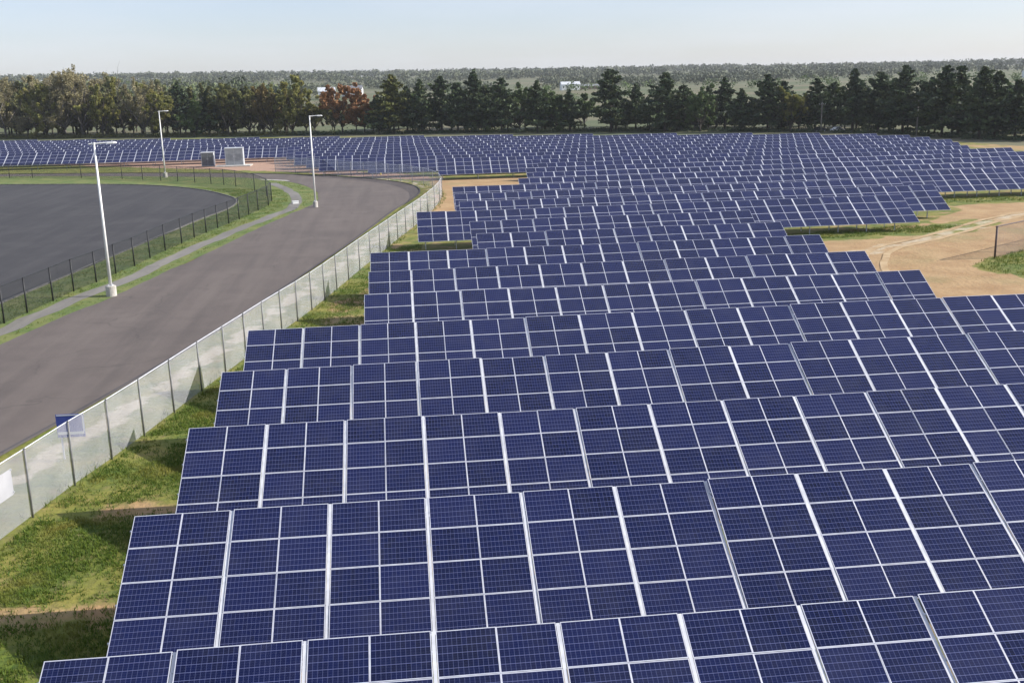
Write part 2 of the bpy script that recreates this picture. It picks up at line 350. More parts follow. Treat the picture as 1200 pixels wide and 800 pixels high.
RDIRT = [(38.5, 108), (44, 116.5), (52, 118.8), (63, 121.5), (74, 134), (78, 143.8), (101.12, 145.5), (150, 146), (150, 72), (60, 66), (36, 66), (36, 91.59), (36, 103)]
RGRASS = [(53.6, 94.5), (57.0, 97.6), (62.5, 101.0), (75, 101.5), (75, 80), (57.43, 83.5), (54.46, 87.28), (53.2, 90.5)]
TRACK = [(39, 98), (50, 106), (60, 113), (76, 126), (100, 138), (140, 150)]

def axis(lo, hi, step, far):
    a = list(np.arange(lo, hi + 1e-6, step))
    return np.array([lo - f for f in reversed(far)] + a + [hi + f for f in far])
FARX = [4, 10, 20, 40, 70, 110, 170, 260, 400, 600, 900, 1300, 1900, 2700, 3800, 6000, 9000]
gx = axis(-125, 170, 1.25, FARX)
gy = np.concatenate([[-4000, -1500, -500, -150, -50, 0, 12], np.arange(20, 300, 1.25), np.arange(300, 480, 4), np.arange(480, 1200, 20), np.arange(1200, 4000, 120), [4200, 5000, 6500, 9000, 12000]])
XX, YY = np.meshgrid(gx, gy); P2 = np.stack([XX.ravel(), YY.ravel()], 1)
ZZ = terr(P2[:, 0], P2[:, 1])
near = (P2[:, 1] < 300) & (P2[:, 1] > 12) & (np.abs(P2[:, 0]) < 175)
ZZ = ZZ + np.where(near, 0.03 * np.sin(P2[:, 0] * 0.9) * np.sin(P2[:, 1] * 0.7), 0) - np.where(near, 0.03, 0)
attr = {k: np.zeros(len(P2)) for k in ('dirt', 'red', 'field', 'pale')}
idx = np.where(near)[0]; Q = P2[idx]
d = np.where(inpoly(Q, RDIRT), 1.0, 0.0)
d = np.maximum(d, np.where(inpoly(Q, [(4.5, 148), (7, 190), (5, 203), (26, 203), (22, 180), (17, 160), (7, 150)]), 0.95, 0))
# bare ground between the rows
d = np.maximum(d, np.where((Q[:, 1] > 60) & (Q[:, 0] > -3 + (Q[:, 1] - 110) * 0.08), 0.38, 0.0))
d = np.maximum(d, np.where((Q[:, 1] < 60) & (Q[:, 0] > -6), 0.45, 0.0))
for yy in (36.1, 45.5, 55.0): d = np.maximum(d, np.where(Q[:, 0] > -17.5 + (yy - 34) * .28, np.clip(0.80 - np.abs(Q[:, 1] - yy) * 0.36, 0, 1), 0))
d = np.maximum(d, np.where(inpoly(Q, [(-11, 60), (-2, 60), (0, 98), (-6, 92)]), .47, 0))
d = np.where(inpoly(Q, RGRASS), 0.0, d)
# grassy fringe in front of the rows at the right
for fr in ([(36, 113.4), (62, 116.6), (66, 119)], [(68, 141.5), (150, 141.5)], [(60, 116.5), (69, 121)]):
    d = np.where(pdist(Q, fr) < 3.0, np.minimum(d, 0.25), d)
attr['dirt'][idx] = d
farleft = (Q[:, 1] > 232) & (Q[:, 0] < 6) & (Q[:, 1] > 240 - 0.75 * (Q[:, 0] + 30))
d = np.where(inpoly(Q, [(118, 196), (140, 215), (134, 250), (175, 240), (175, 190)]), 0.62, d); attr['dirt'][idx] = d
attr['red'][idx] = np.where(farleft, 0.85, 0)
attr['red'][idx] = np.maximum(attr['red'][idx], np.where(inpoly(Q, [(-20, 231), (5, 202), (8, 206), (2, 218), (-16, 236)]), 0.9, 0))
pl = np.clip(1.0 - pdist(Q, TRACK) / 3.2, 0, 1) * 0.62
pl = np.maximum(pl, np.clip(1.0 - pdist(Q, [(-19.3, 50), (-14.0, 72), (-10.5, 90), (-4.8, 118), (0.9, 150), (3.5, 170)]) / 1.6, 0, 1) * 0.75)
pl = np.maximum(pl, np.clip(1.0 - pdist(Q, [(5.2, 186), (1.5, 201.5), (-5, 212)]) / 1.4, 0, 1) * 0.8)
attr['pale'][idx] = pl
tb = np.interp(P2[:, 0], [-200, -52, 38, 110, 139, 146.5, 175], [455, 405, 360, 312, 274, 243, 215])
attr['field'] = np.where((P2[:, 1] > tb - 3) | (P2[:, 0] > 190) | (P2[:, 0] < -190), 1.0, 0.0)
nx, ny = len(gx), len(gy)
ii = np.arange(nx * ny).reshape(ny, nx)
F = np.stack([ii[:-1, :-1], ii[:-1, 1:], ii[1:, 1:], ii[1:, :-1]], -1).reshape(-1, 4)
def np_mesh(name, V, F, mats, attrs=None, smooth=False, domain='POINT'):
    me = bpy.data.meshes.new(name); k = F.shape[1]
    me.vertices.add(len(V)); me.vertices.foreach_set('co', np.asarray(V, np.float32).ravel())
    me.loops.add(F.size); me.loops.foreach_set('vertex_index', F.astype(np.int32).ravel())
    me.polygons.add(len(F)); me.polygons.foreach_set('loop_start', np.arange(0, F.size, k, dtype=np.int32))
    me.update(calc_edges=True)
    for mt in (mats if isinstance(mats, (list, tuple)) else [mats]): me.materials.append(mt)
    for n_, a in (attrs or {}).items():
        at = me.attributes.new(n_, 'FLOAT', domain); at.data.foreach_set('value', np.asarray(a, np.float32))
    if smooth: me.polygons.foreach_set('use_smooth', np.ones(len(F), bool))
    me.validate(); return me
tag(link('ground', np_mesh('ground', np.column_stack([P2, ZZ]), F, M_GROUND, attr, True)), kind='structure')

# ------------------------------------------------------------------ road, lot, path, verge
def resample(L, step):
    L = [np.array(p, float) for p in L]; out = []
    for i in range(len(L) - 1):
        p0, p1, p2, p3 = L[max(i - 1, 0)], L[i], L[i + 1], L[min(i + 2, len(L) - 1)]
        n = max(1, int(np.hypot(*(p2 - p1)) / step))
        for k in range(n):
            t = k / n
            out.append(0.5 * ((2 * p1) + (p2 - p0) * t + (2 * p0 - 5 * p1 + 4 * p2 - p3) * t * t + (3 * p1 - p0 - 3 * p2 + p3) * t ** 3))
    out.append(L[-1]); return np.array(out)
def even(L, n):
    s = np.concatenate([[0], np.cumsum(np.hypot(*np.diff(L, axis=0).T))]); q = np.linspace(0, s[-1], n)
    return np.column_stack([np.interp(q, s, L[:, 0]), np.interp(q, s, L[:, 1])])
def ribbon(name, A, B, z, mat, jit=0.0, cross=6, skirt=0.0, kind='structure'):
    n = len(A); V = []; g = np.random.default_rng(5)
    ja = np.convolve(g.normal(0, jit, n + 8), np.ones(3) / 3, 'same')[:n] if jit else np.zeros(n)
    for k in range(cross + 1):
        t = k / cross; p = A * (1 - t) + B * t
        nrm = (B - A); nrm = nrm / (np.hypot(*nrm.T)[:, None] + 1e-9)
        if k in (0, cross): p = p + nrm * ja[:, None]
        V.append(np.column_stack([p, np.full(n, z)]))
    V = np.concatenate(V); F = []
    for k in range(cross):
        for i in range(n - 1): F.append((k * n + i, k * n + i + 1, (k + 1) * n + i + 1, (k + 1) * n + i))
    o = link(name, np_mesh(name, V, np.array(F)[:, ::-1], mat, None, True)); tag(o, kind=kind); return o
def offset(L, dd):
    t = np.gradient(L, axis=0); t /= np.hypot(*t.T)[:, None] + 1e-9
    return L + np.column_stack([t[:, 1], -t[:, 0]]) * dd      # to the right of travel
nR = 260
RL = even(resample(ROADL, 2), nR); RR = even(resample(ROADR, 2), nR)
ribbon('road', RL, RR, 0.030, M_ROAD, 0.22)
# grass verge between road and lot (one sheet under the path)
LT = even(resample(LOT, 1.5), nR)
ribbon('verge', LT, RL, 0.018, M_VERGE, 0.0, 8)
PT = resample(PATH, 1.5)
ribbon('footpath', offset(PT, -0.85), offset(PT, 0.85), 0.034, M_PATH, 0.32, 3)
# lot surface
lotpts = list(map(tuple, resample(LOT, 1.5)))
mb = MB(); mb.face([(x, y, 0.034) for x, y in lotpts] + [(-330, 228, 0.034), (-330, 60, 0.034), (-40, 60, 0.034)])
tag(mb.build('parking_lot', M_LOT), kind='structure')
# raised concrete kerb round the lot
LK = resample(LOT, 1.5); o_ = offset(LK, 0.16); i_ = offset(LK, -0.06); mb = MB()
M_KERB = simple('weathered_kerb', (0.09, 0.087, 0.080), (0.19, 0.18, 0.165), 1.5, 0.9)
for k in range(len(LK) - 1):
    a, b_, c_, d_ = i_[k], i_[k + 1], o_[k + 1], o_[k]
    mb.face([(*a, 0.15), (*d_, 0.15), (*c_, 0.15), (*b_, 0.15)]); mb.face([(*a, 0), (*a, 0.15), (*b_, 0.15), (*b_, 0)]); mb.face([(*d_, 0), (*c_, 0), (*c_, 0.15), (*d_, 0.15)])
tag(mb.build('lot_kerb', M_KERB), kind='structure')
# low dark kerb along the road on the fence side
LK = RR; o_ = offset(LK, 0.20); i_ = offset(LK, 0.0); mb = MB()
for k in range(len(LK) - 1):
    a, b_, c_, d_ = i_[k], i_[k + 1], o_[k + 1], o_[k]
    mb.face([(*a, 0.12), (*d_, 0.12), (*c_, 0.12), (*b_, 0.12)]); mb.face([(*a, 0), (*a, 0.12), (*b_, 0.12), (*b_, 0)]); mb.face([(*d_, 0), (*c_, 0), (*c_, 0.12), (*d_, 0.12)])
tag(mb.build('road_kerb', asphalt('dark_kerb', (0.055, 0.05, 0.052), (0.08, 0.072, 0.072), (0.10, 0.09, 0.09), (0.05, 0.045, 0.05))), kind='structure')
ribbon('concrete_apron', even(np.array([(-27.6, 216.8), (-21.5, 211.6)]), 8), even(np.array([(-28.8, 219.0), (-22.3, 213.8)]), 8), 0.040, M_CONC, 0.05, 2)

M_TRACK = simple('packed_sandy_track', (0.345, 0.225, 0.108), (0.47, 0.345, 0.195), 0.5, 0.95)
tk = resample([(39.6, 74), (40.6, 84), (43.5, 93), (46.3, 99.5), (50, 105.2), (60, 112.6), (76, 125.5), (100, 138), (150, 153)], 1.2)
for o2, sd in ((-1.0, 1), (1.0, 2)):
    ribbon('wheel_track', offset(tk, o2 - .35), offset(tk, o2 + .35), 0.012, M_TRACK, 0.22, 2)

# ------------------------------------------------------------------ solar rows
TILT, PH, CLEAR, D1, PITCHR, X0, W = 0.497124, 1.407863, 1.0, 26.0644, 9.527777, -9.7821, 3.4
CT, ST = math.cos(TILT), math.sin(TILT)
GAP, MID = 0.13, 0.004
PW = (W - GAP - MID) / 2; PHH = PH - 0.016; FRW, TH = 0.023, 0.04
def add_panel(mb, u0, v0, iu=0, iv=0, detail=True):
    u1, v1 = u0 + PW, v0 + PHH; a, b, c, d_ = u0 + FRW, u1 - FRW, v0 + FRW, v1 - FRW; g = TH - 0.005
    mb.face([(a, c, g), (b, c, g), (b, d_, g), (a, d_, g)], 0, [(iu, iv), (iu + .9999, iv), (iu + .9999, iv + .9999), (iu, iv + .9999)])
    for q in (((u0, v0), (u1, v0), (b, c), (a, c)), ((u1, v0), (u1, v1), (b, d_), (b, c)), ((u1, v1), (u0, v1), (a, d_), (b, d_)), ((u0, v1), (u0, v0), (a, c), (a, d_))):
        mb.face([(x, y, TH) for x, y in q], 1)
    if detail:
        for (x, y), (x2, y2) in (((a, c), (b, c)), ((b, c), (b, d_)), ((b, d_), (a, d_)), ((a, d_), (a, c))):
            mb.face([(x, y, g), (x, y, TH), (x2, y2, TH), (x2, y2, g)], 1)
    for (x, y), (x2, y2) in (((u0, v0), (u1, v0)), ((u1, v0), (u1, v1)), ((u1, v1), (u0, v1)), ((u0, v1), (u0, v0))):
        mb.face([(x, y, 0), (x2, y2, 0), (x2, y2, TH), (x, y, TH)], 1)
    mb.face([(u0, v0, 0), (u0, v1, 0), (u1, v1, 0), (u1, v0, 0)], 2)
def add_rack(mb, m, last):
    for v in (0.6, 2.0, 3.6, 5.0): mb.box((W / 2 - GAP / 2, v, -0.05), (W, 0.06, 0.09), m)
    for u in (PW * .5, PW * 1.5): mb.box((u, 2.8, -0.14), (0.07, 5.2, 0.08), m)
    if not last: mb.box((W - GAP / 2, 2 * PH - 0.008, 0.006), (GAP - 0.03, 4 * PH - 0.05, 0.030), m)
pm = MB(); add_panel(pm, 0, 0); ME_PANEL = pm.mesh('solar_panel', [M_CELL, M_FRAME, M_BACK])
rk = []
for last in (False, True):
    q = MB(); add_rack(q, 0, last); rk.append(q.mesh('panel_table', M_GALV))
tb_ = []
for last in (False, True):
    q = MB()
    for j in range(4):
        for i in range(2): add_panel(q, i * (PW + MID), j * PH, i, j, False)
    add_rack(q, 3, last); tb_.append(q.mesh('panel_table', [M_CELL, M_FRAME, M_BACK, M_GALV]))
q = MB()   # a support: short front leg, tall rear leg, brace
for v in (1.3, 4.3):
    y, z = v * CT, v * ST + CLEAR
    q.box((0, y, z / 2 - 0.14), (0.09, 0.13, z - 0.12))
q.bar((0.06, 1.3 * CT, 0.7), (0.06, 4.3 * CT, CLEAR + 4.3 * ST - 0.5), 0.05, 0.05)
ME_SUP = q.mesh('support_post', M_GALV)

ROWS = {1: (-9.87, 21), 2: (-9.78, 27), 3: (-9.67, 34), 4: (-9.77, 40), 5: (-9.68, 47), 6: (-2.94, 37.13), 7: (-2.88, 36.95), 8: (-2.97, 37.05), 9: (7.01, 37.18), 10: (6.99, 36.87), 11: (1.58, 61.03), 12: (6.89, 66.54), 13: (6.98, 69.59), 14: (7.13, 108), 15: (16.33, 114), 16: (19.79, 120), 17: (21.21, 126), 18: (22.66, 111), 19: (24.15, 110.28), 20: (7.1, 114.27), 21: (-4.83, 116.64), 22: (-17.69, 117.19), 23: (-18.4, 114.94), 24: (-22.51, 111.11), 25: (-23.34, 102.36), 26: (-27.64, 88.34), 27: (-110, 71.03), 28: (-113, 52.61), 29: (-117, 30.77), 30: (-121, 7.79), 31: (-125, -16.31), 32: (-128, -41.49), 33: (-132, -67.74), 34: (-136, -92.51), 35: (-139, -113.1)}
LABELS = {
    1: 'solar row nearest the camera, cut off by the bottom edge',
    2: 'second solar row from the camera, a black shadow strip left of it',
    3: 'third solar row from the camera, left end beside the shaded grass triangle',
    4: 'fourth solar row from the camera, its left end beside the fence shadow wedge',
    5: 'fifth solar row from the camera, last one reaching left to the fence',
    6: 'sixth solar row, first of three shorter ones stopping at the dirt yard',
    7: 'seventh solar row, middle one of three stepped ends along the dirt yard',
    8: 'eighth solar row, hindmost of three stepped ends along the dirt yard',
    9: 'ninth solar row, starting right of the grass gap, ending above the dirt yard',
    10: 'tenth solar row, a thin strip over the ninth, right of the grass gap',
    11: 'eleventh solar row, all four tiers showing at its left end above the grass gap',
    12: 'twelfth solar row, right end sticking out behind the four tier row',
    13: 'thirteenth solar row, left end beside the tan strip inside the fence bend',
    14: 'fourteenth solar row, open in front at right with dark shade below it',
    15: 'fifteenth solar row, left end at the right of the tan strip',
    16: 'sixteenth solar row from the front, reaching the right edge of the photo',
    17: 'seventeenth solar row from the front, last one that reaches the right edge of the photo',
    18: 'eighteenth solar row from the front, right end at the tan field',
    19: 'nineteenth solar row from the front, right end left of the tan field',
    20: 'twentieth solar row, its left front open above the tan strip behind the fence bend',
    21: 'twenty first solar row, left end behind the yellow post at the bend',
    22: 'twenty second solar row, left end just right of the street lamp at the bend',
    23: 'twenty third solar row, left end half hidden by the street lamp at the bend',
    24: 'twenty fourth solar row, left end between cabinets and the street lamp at the bend',
    25: 'twenty fifth solar row, stepping out behind the twenty fourth near the bend',
    26: 'twenty sixth solar row, left end just right of the two grey cabinets',
    27: 'front row of the far left solar block, right behind the two grey cabinets',
    28: 'second row of the far left solar block, right behind its front row',
    29: 'third row of the far left solar block, counted from the cabinets',
    30: 'fourth row of the far left solar block, counted from the cabinets',
    31: 'fifth row of the far left solar block, right end under the orange tree',
    32: 'sixth row of the far left solar block, right end under the rust brown tree',
    33: 'seventh row of the far left solar block, third from the woods',
    34: 'second to last row of the far left solar block, close to the woods',
    35: 'hindmost short solar row at the far left, right under the brown woods',
}
def snap(x, r):
    k = (x - X0) / W
    return X0 + W * round(k) if r >= 15 else x
for r, (xl, xr) in ROWS.items():
    xl = snap(xl, r); n = max(2, int(round((xr - xl) / W)))
    yb = D1 + PITCHR * (r - 1) - 4 * PH * CT
    root = empty('solar_row', (xl, yb, 0)); tag(root, LABELS[r], 'solar row', 'rows of tilted solar panels')
    jx = rnd.uniform(-0.12, 0.12) if r >= 12 else 0
    for k in range(n):
        last = k == n - 1
        t = link('panel_table', (rk if r <= 11 else tb_)[last], root, (k * W + jx, 0, CLEAR + rnd.uniform(-.012, .012)))
        t.rotation_euler = (TILT + rnd.uniform(-.009, .009), 0, 0)
        if r <= 11:
            for j in range(4):
                for i in range(2):
                    p = link('solar_panel', ME_PANEL, t, (i * (PW + MID), j * PH, rnd.uniform(-.003, .003)))
                    p.rotation_euler = (rnd.uniform(-.006, .006), rnd.uniform(-.007, .007), 0)
        if r <= 14 or k % 2 == 0:
            link('support_post', ME_SUP, root, (k * W + jx + PW * .5, 0, 0))

# ------------------------------------------------------------------ chain link fences
def fence(name, label, cat, pts, h, fab, postm, pr, side, group=None, closed_rail=True):
    root = empty(name, (*pts[0], 0)); tag(root, label, cat, group); base = Vector((*pts[0], 0))
    fm = MB(); s = 0
    for a, b in zip(pts, pts[1:]):
        L = math.hypot(b[0] - a[0], b[1] - a[1]); nseg = 3
        for k in range(nseg):
            t0, t1 = k / nseg, (k + 1) / nseg
            sag = lambda t: -0.03 * math.sin(math.pi * t)
            A = Vector((a[0] + (b[0] - a[0]) * t0, a[1] + (b[1] - a[1]) * t0, 0)) - base; B = Vector((a[0] + (b[0] - a[0]) * t1, a[1] + (b[1] - a[1]) * t1, 0)) - base
            fm.face([A + Vector((0, 0, .04)), B + Vector((0, 0, .04)), B + Vector((0, 0, h - .03 + sag(t1))), A + Vector((0, 0, h - .03 + sag(t0)))], 0,
                    [(s + L * t0, 0), (s + L * t1, 0), (s + L * t1, h), (s + L * t0, h)])
        s += L
    fm.build('wire_mesh', fab, root)
    pmesh = None
    P = [Vector((*p, 0)) for p in pts]
    for k, p in enumerate(P):
        d = (P[min(k + 1, len(P) - 1)] - P[max(k - 1, 0)]).normalized(); nv = Vector((d.y, -d.x, 0)) * side
        if pmesh is None:
            q = MB(); q.tube([(0, 0, -0.1), (0, 0, h + 0.02)], pr, 8); q.tube([(0, 0, h + .02), (0, 0, h + .07)], [pr * 1.2, pr * .4], 8); pmesh = q.mesh('fence_post', postm, True)
        o = link('fence_post', pmesh, root, p - base + nv * (pr + .015)); o.rotation_euler = (rnd.uniform(-.012, .012), rnd.uniform(-.012, .012), 0)
    rm = MB(); rm.tube([p - base + Vector((0, 0, h)) for p in P], pr * 0.62, 6); rm.build('top_rail', M_GALV if fab is M_FABRIC else postm, root)
    return root
fence('chain_link_fence', 'tall pale galvanised chain link fence curving between the road and the solar rows', 'fence', FENCE, 3.1, M_FABRIC, M_POST, 0.045, 1)
fence('chain_link_fence', 'black chain link fence curving round the dark parking lot on the grass verge', 'fence', LOTFENCE, 3.0, M_BFABRIC, M_BLACK, 0.07, 1)
fence('chain_link_fence', 'short grey chain link fence end by the grass patch at the right edge', 'fence', [(57.3, 97.2), (62.6, 100.6), (68, 104.4), (73.5, 108.2), (79, 112)], 3.1, mesh_fabric('grey_chain_link', (0.12, 0.09, 0.09), (0.18, 0.14, 0.135), 0.07, 0.14, 0.1, 0.0), simple('rusty_post_steel', (0.07, 0.045, 0.045), (0.12, 0.08, 0.075), 4.0, 0.7), 0.10, 1)

# ------------------------------------------------------------------ street lamps
def lamp(loc, label, rz=0.0, back=0.25, base_r=0.46, base_h=0.95):
    root = empty('street_lamp', loc, rz); tag(root, label, 'street lamp', 'tall white street lamps')
    q = MB(); q.tube([(0, 0, -.2), (0, 0, base_h - .06), (0, 0, base_h)], [base_r, base_r, base_r - .06], 20); q.build('concrete_base', M_CONC, root, smooth=False)
    q = MB(); q.tube([(0, 0, base_h + .05), (0, 0, 13.45)], [0.15, 0.085], 14); q.build('pole', M_LAMP, root, smooth=True)
    q = MB(); q.box((0, 0, base_h + .025), (.42, .42, .05))
    for sx in (-1, 1):
        for sy in (-1, 1): q.tube([(sx * .15, sy * .15, base_h + .05), (sx * .15, sy * .15, base_h + .13)], .025, 6)
    q.build('base_plate', M_GALV, root)
    q = MB(); q.tube([(-back, 0, 13.52), (1.05, 0, 13.60)], .06, 8); q.tube([(0, 0, 13.40), (0, 0, 13.64)], .11, 12); q.build('arm', M_LAMP, root)
    q = MB()
    prof = [(1.0, .16, .09), (1.12, .23, .15), (1.7, .25, .16), (1.9, .20, .09)]
    for a, b in zip(prof, prof[1:]):
        A = [(a[0], -a[1], 13.53), (a[0], a[1], 13.53), (a[0], a[1] * .8, 13.53 + a[2]), (a[0], -a[1] * .8, 13.53 + a[2])]
        B = [(b[0], -b[1], 13.53), (b[0], b[1], 13.53), (b[0], b[1] * .8, 13.53 + b[2]), (b[0], -b[1] * .8, 13.53 + b[2])]
        for k in range(4): q.face([A[k], B[k], B[(k + 1) % 4], A[(k + 1) % 4]])
        if a is prof[0]: q.face(A)
        if b is prof[-1]: q.face(B[::-1])
    hd = q.build('lamp_head', M_LAMP, root)
    q = MB(); q.box((1.42, 0, 13.515), (.5, .34, .03)); q.build('lens', M_LENS, hd)
    return root
lamp((-26.52, 97.47, 0.03), 'nearest white street lamp, on a fat concrete base at the road edge', 0.0, 0.45)
lamp((-49.17, 231.2, 0.03), 'white street lamp behind the black fence, left of the two grey cabinets', 0.05)
lamp((-13.1, 164.01, 0.03), 'white street lamp at the inside of the road bend by the footpath end', 0.03, 0.1, 0.36, 0.9)

# ------------------------------------------------------------------ signs, cabinets, small things
root = empty('road_sign', (-17.25, 53.0, -.3), R(-2)); tag(root, 'blue road sign with a white band behind the pale fence at left', 'sign')
q = MB(); q.box((-.42, 0, 1.25), (.07, .06, 2.5)); q.build('sign_post', M_GALV, root)
q = MB(); q.box((.1, -.05, 2.05), (1.36, .03, 1.2)); bd = q.build('sign_board', M_BLUE, root)
q = MB(); q.box((.1, -.069, 1.66), (1.28, .008, .14)); q.box((.74, -.069, 2.15), (.06, .008, .84)); q.box((.1, -.069, 2.60), (1.28, .008, .05)); q.build('white_band', M_WHITE, bd)
root = empty('notice_board', (-17.25, 43.7, 0)); tag(root, 'plain white board fixed to the pale fence at the left edge', 'sign')
d = (Vector((-16.84, 45.4, 0)) - Vector((-17.51, 42.12, 0))).normalized(); ang = math.atan2(d.y, d.x)
root.rotation_euler = (0, 0, ang)
q = MB(); q.box((.10, .035, 2.0), (1.5, .012, 1.15)); q.build('board', simple('faded_board_paint', (0.36, 0.36, 0.38), (0.44, 0.44, 0.45), 1.5, 0.6), root)
q = MB()
for x in (-.6, .8):
    for z in (1.55, 2.55): q.box((x, .0, z), (.05, .06, .05))
q.build('clip', M_GALV, root)

def cabinet(loc, label, sx, sy, sz, front, louvre):
    root = empty('equipment_cabinet', loc, 0.06); tag(root, label, 'cabinet')
    q = MB(); q.box((0, 0, sz / 2), (sx, sy, sz)); q.build('housing', M_PALECAB, root)
    q = MB(); q.box((0, 0, sz + .06), (sx + .16, sy + .2, .12)); q.build('roof', M_PALECAB, root)
    for s_ in (-1, 1):
        q = MB(); q.box((s_ * sx * .235, -sy / 2 - .02, sz * .5), (sx * .46, .04, sz * .93)); dd = q.build('door', front, root)
        q = MB()
        for k in range(9): q.box((s_ * sx * .235, -sy / 2 - .05, sz * (.30 + .045 * k)), (sx * .34, .03, .05))
        q.build('louvre', louvre, dd)
        q = MB(); q.box((s_ * sx * .04, -sy / 2 - .06, sz * .52), (.05, .05, .3)); q.build('handle', M_GALV, dd)
    return root
cabinet((-45.2, 260.6, .1), 'smaller cabinet of the pair with a dark grey front, left of the bigger one', 2.9, 2.2, 3.1, M_DARKCAB, M_DARKCAB)
cabinet((-38.8, 259.4, .2), 'bigger pale grey cabinet of the pair, on a concrete pad', 4.2, 2.6, 3.9, M_GREYCAB, M_GREYCAB)
q = MB(); q.box((-39.0, 258.6, .1), (8.2, 5.0, .2)); tag(q.build('concrete_pad', M_CONC), 'flat concrete pad under the bigger grey cabinet', 'pad')
root = empty('utility_box', (-16.7, 170.2, .03), .3); tag(root, 'small white utility box standing low on the footpath bend', 'utility box')
q = MB(); q.box((0, 0, .17), (.95, .6, .34)); q.build('housing', M_WHITE, root); q = MB(); q.box((0, 0, .37), (1.03, .68, .05)); q.build('lid', M_WHITE, root)
root = empty('marker_post', (-4.05, 219.36, 0)); tag(root, 'yellow marker post on the dirt behind the far road bend', 'post')
q = MB(); q.tube([(0, 0, 0), (0, 0, 1.5), (0, 0, 1.6)], [.16, .16, .08], 12); q.build('post', M_YELLOW, root)
q = MB(); q.tube([(0, 0, 1.15), (0, 0, 1.3)], .168, 12, cap=False); q.build('reflective_band', M_WHITE, root)

def utility_pole(loc, h, label):
    root = empty('utility_pole', loc); tag(root, label, 'utility pole', 'utility poles before the pines')
    q = MB(); q.tube([(0, 0, -.3), (0, 0, h)], [.22, .15], 10); q.build('pole', M_WOOD, root, smooth=True)
    q = MB(); q.box((0, -.2, h - .7), (2.2, .12, .14)); a = q.build('crossarm', M_WOOD, root)
    q = MB()
    for x in (-.95, -.35, .35, .95): q.tube([(x, -.2, h - .63), (x, -.2, h - .38)], [.05, .07], 8)
    q.build('insulator', M_LENS, a)
utility_pole((129.0, 319.7, 0), 9.2, 'grey utility pole before the pines, left one of two, beside a dark car')
utility_pole((144.6, 289.3, 0), 9.8, 'grey utility pole before the pines, right one of two, behind the field corner')

def car(loc, rz, paint, label):
    root = empty('parked_car', loc, rz); tag(root, label, 'car', 'cars parked under the pines')
    prof = [(-2.15, .35), (-2.2, .75), (-1.9, .92), (-1.45, .98), (-.85, 1.42), (.55, 1.45), (1.25, .98), (2.05, .85), (2.2, .6), (2.15, .35)]
    q = MB(); n = len(prof)
    q.face([(x, -.85, z) for x, z in prof]); q.face([(x, .85, z) for x, z in reversed(prof)])
    for k in range(n):
        a, b = prof[k], prof[(k + 1) % n]; q.face([(a[0], -.85, a[1]), (a[0], .85, a[1]), (b[0], .85, b[1]), (b[0], -.85, b[1])])
    q.build('body', paint, root)
    q = MB()
    for s_ in (-1, 1): q.face([(x, s_ * .858, z) for x, z in ((-1.25, 1.0), (-.8, 1.36), (.5, 1.38), (1.05, 1.0))])
    q.face([(.62, -.75, 1.42), (.62, .75, 1.42), (1.2, .75, 1.03), (1.2, -.75, 1.03)]); q.build('window', M_GLASS, root)
    for x in (-1.35, 1.35):
        for s_ in (-1, 1):
            q = MB(); q.tube([(x, s_ * .70, .33), (x, s_ * .90, .33)], .33, 16); wh = q.build('wheel', M_RUBBER, root)
            q = MB(); q.tube([(x, s_ * .895, .33), (x, s_ * .915, .33)], .2, 12); q.build('rim', M_GALV, wh)
car((130.4, 324.5, 0), 0.1, M_DARKCAR, 'dark car parked under the pines beside the left utility pole')
car((135.2, 322.0, 0), 0.2, M_WHITE, 'white car parked under the pines right of the dark car')

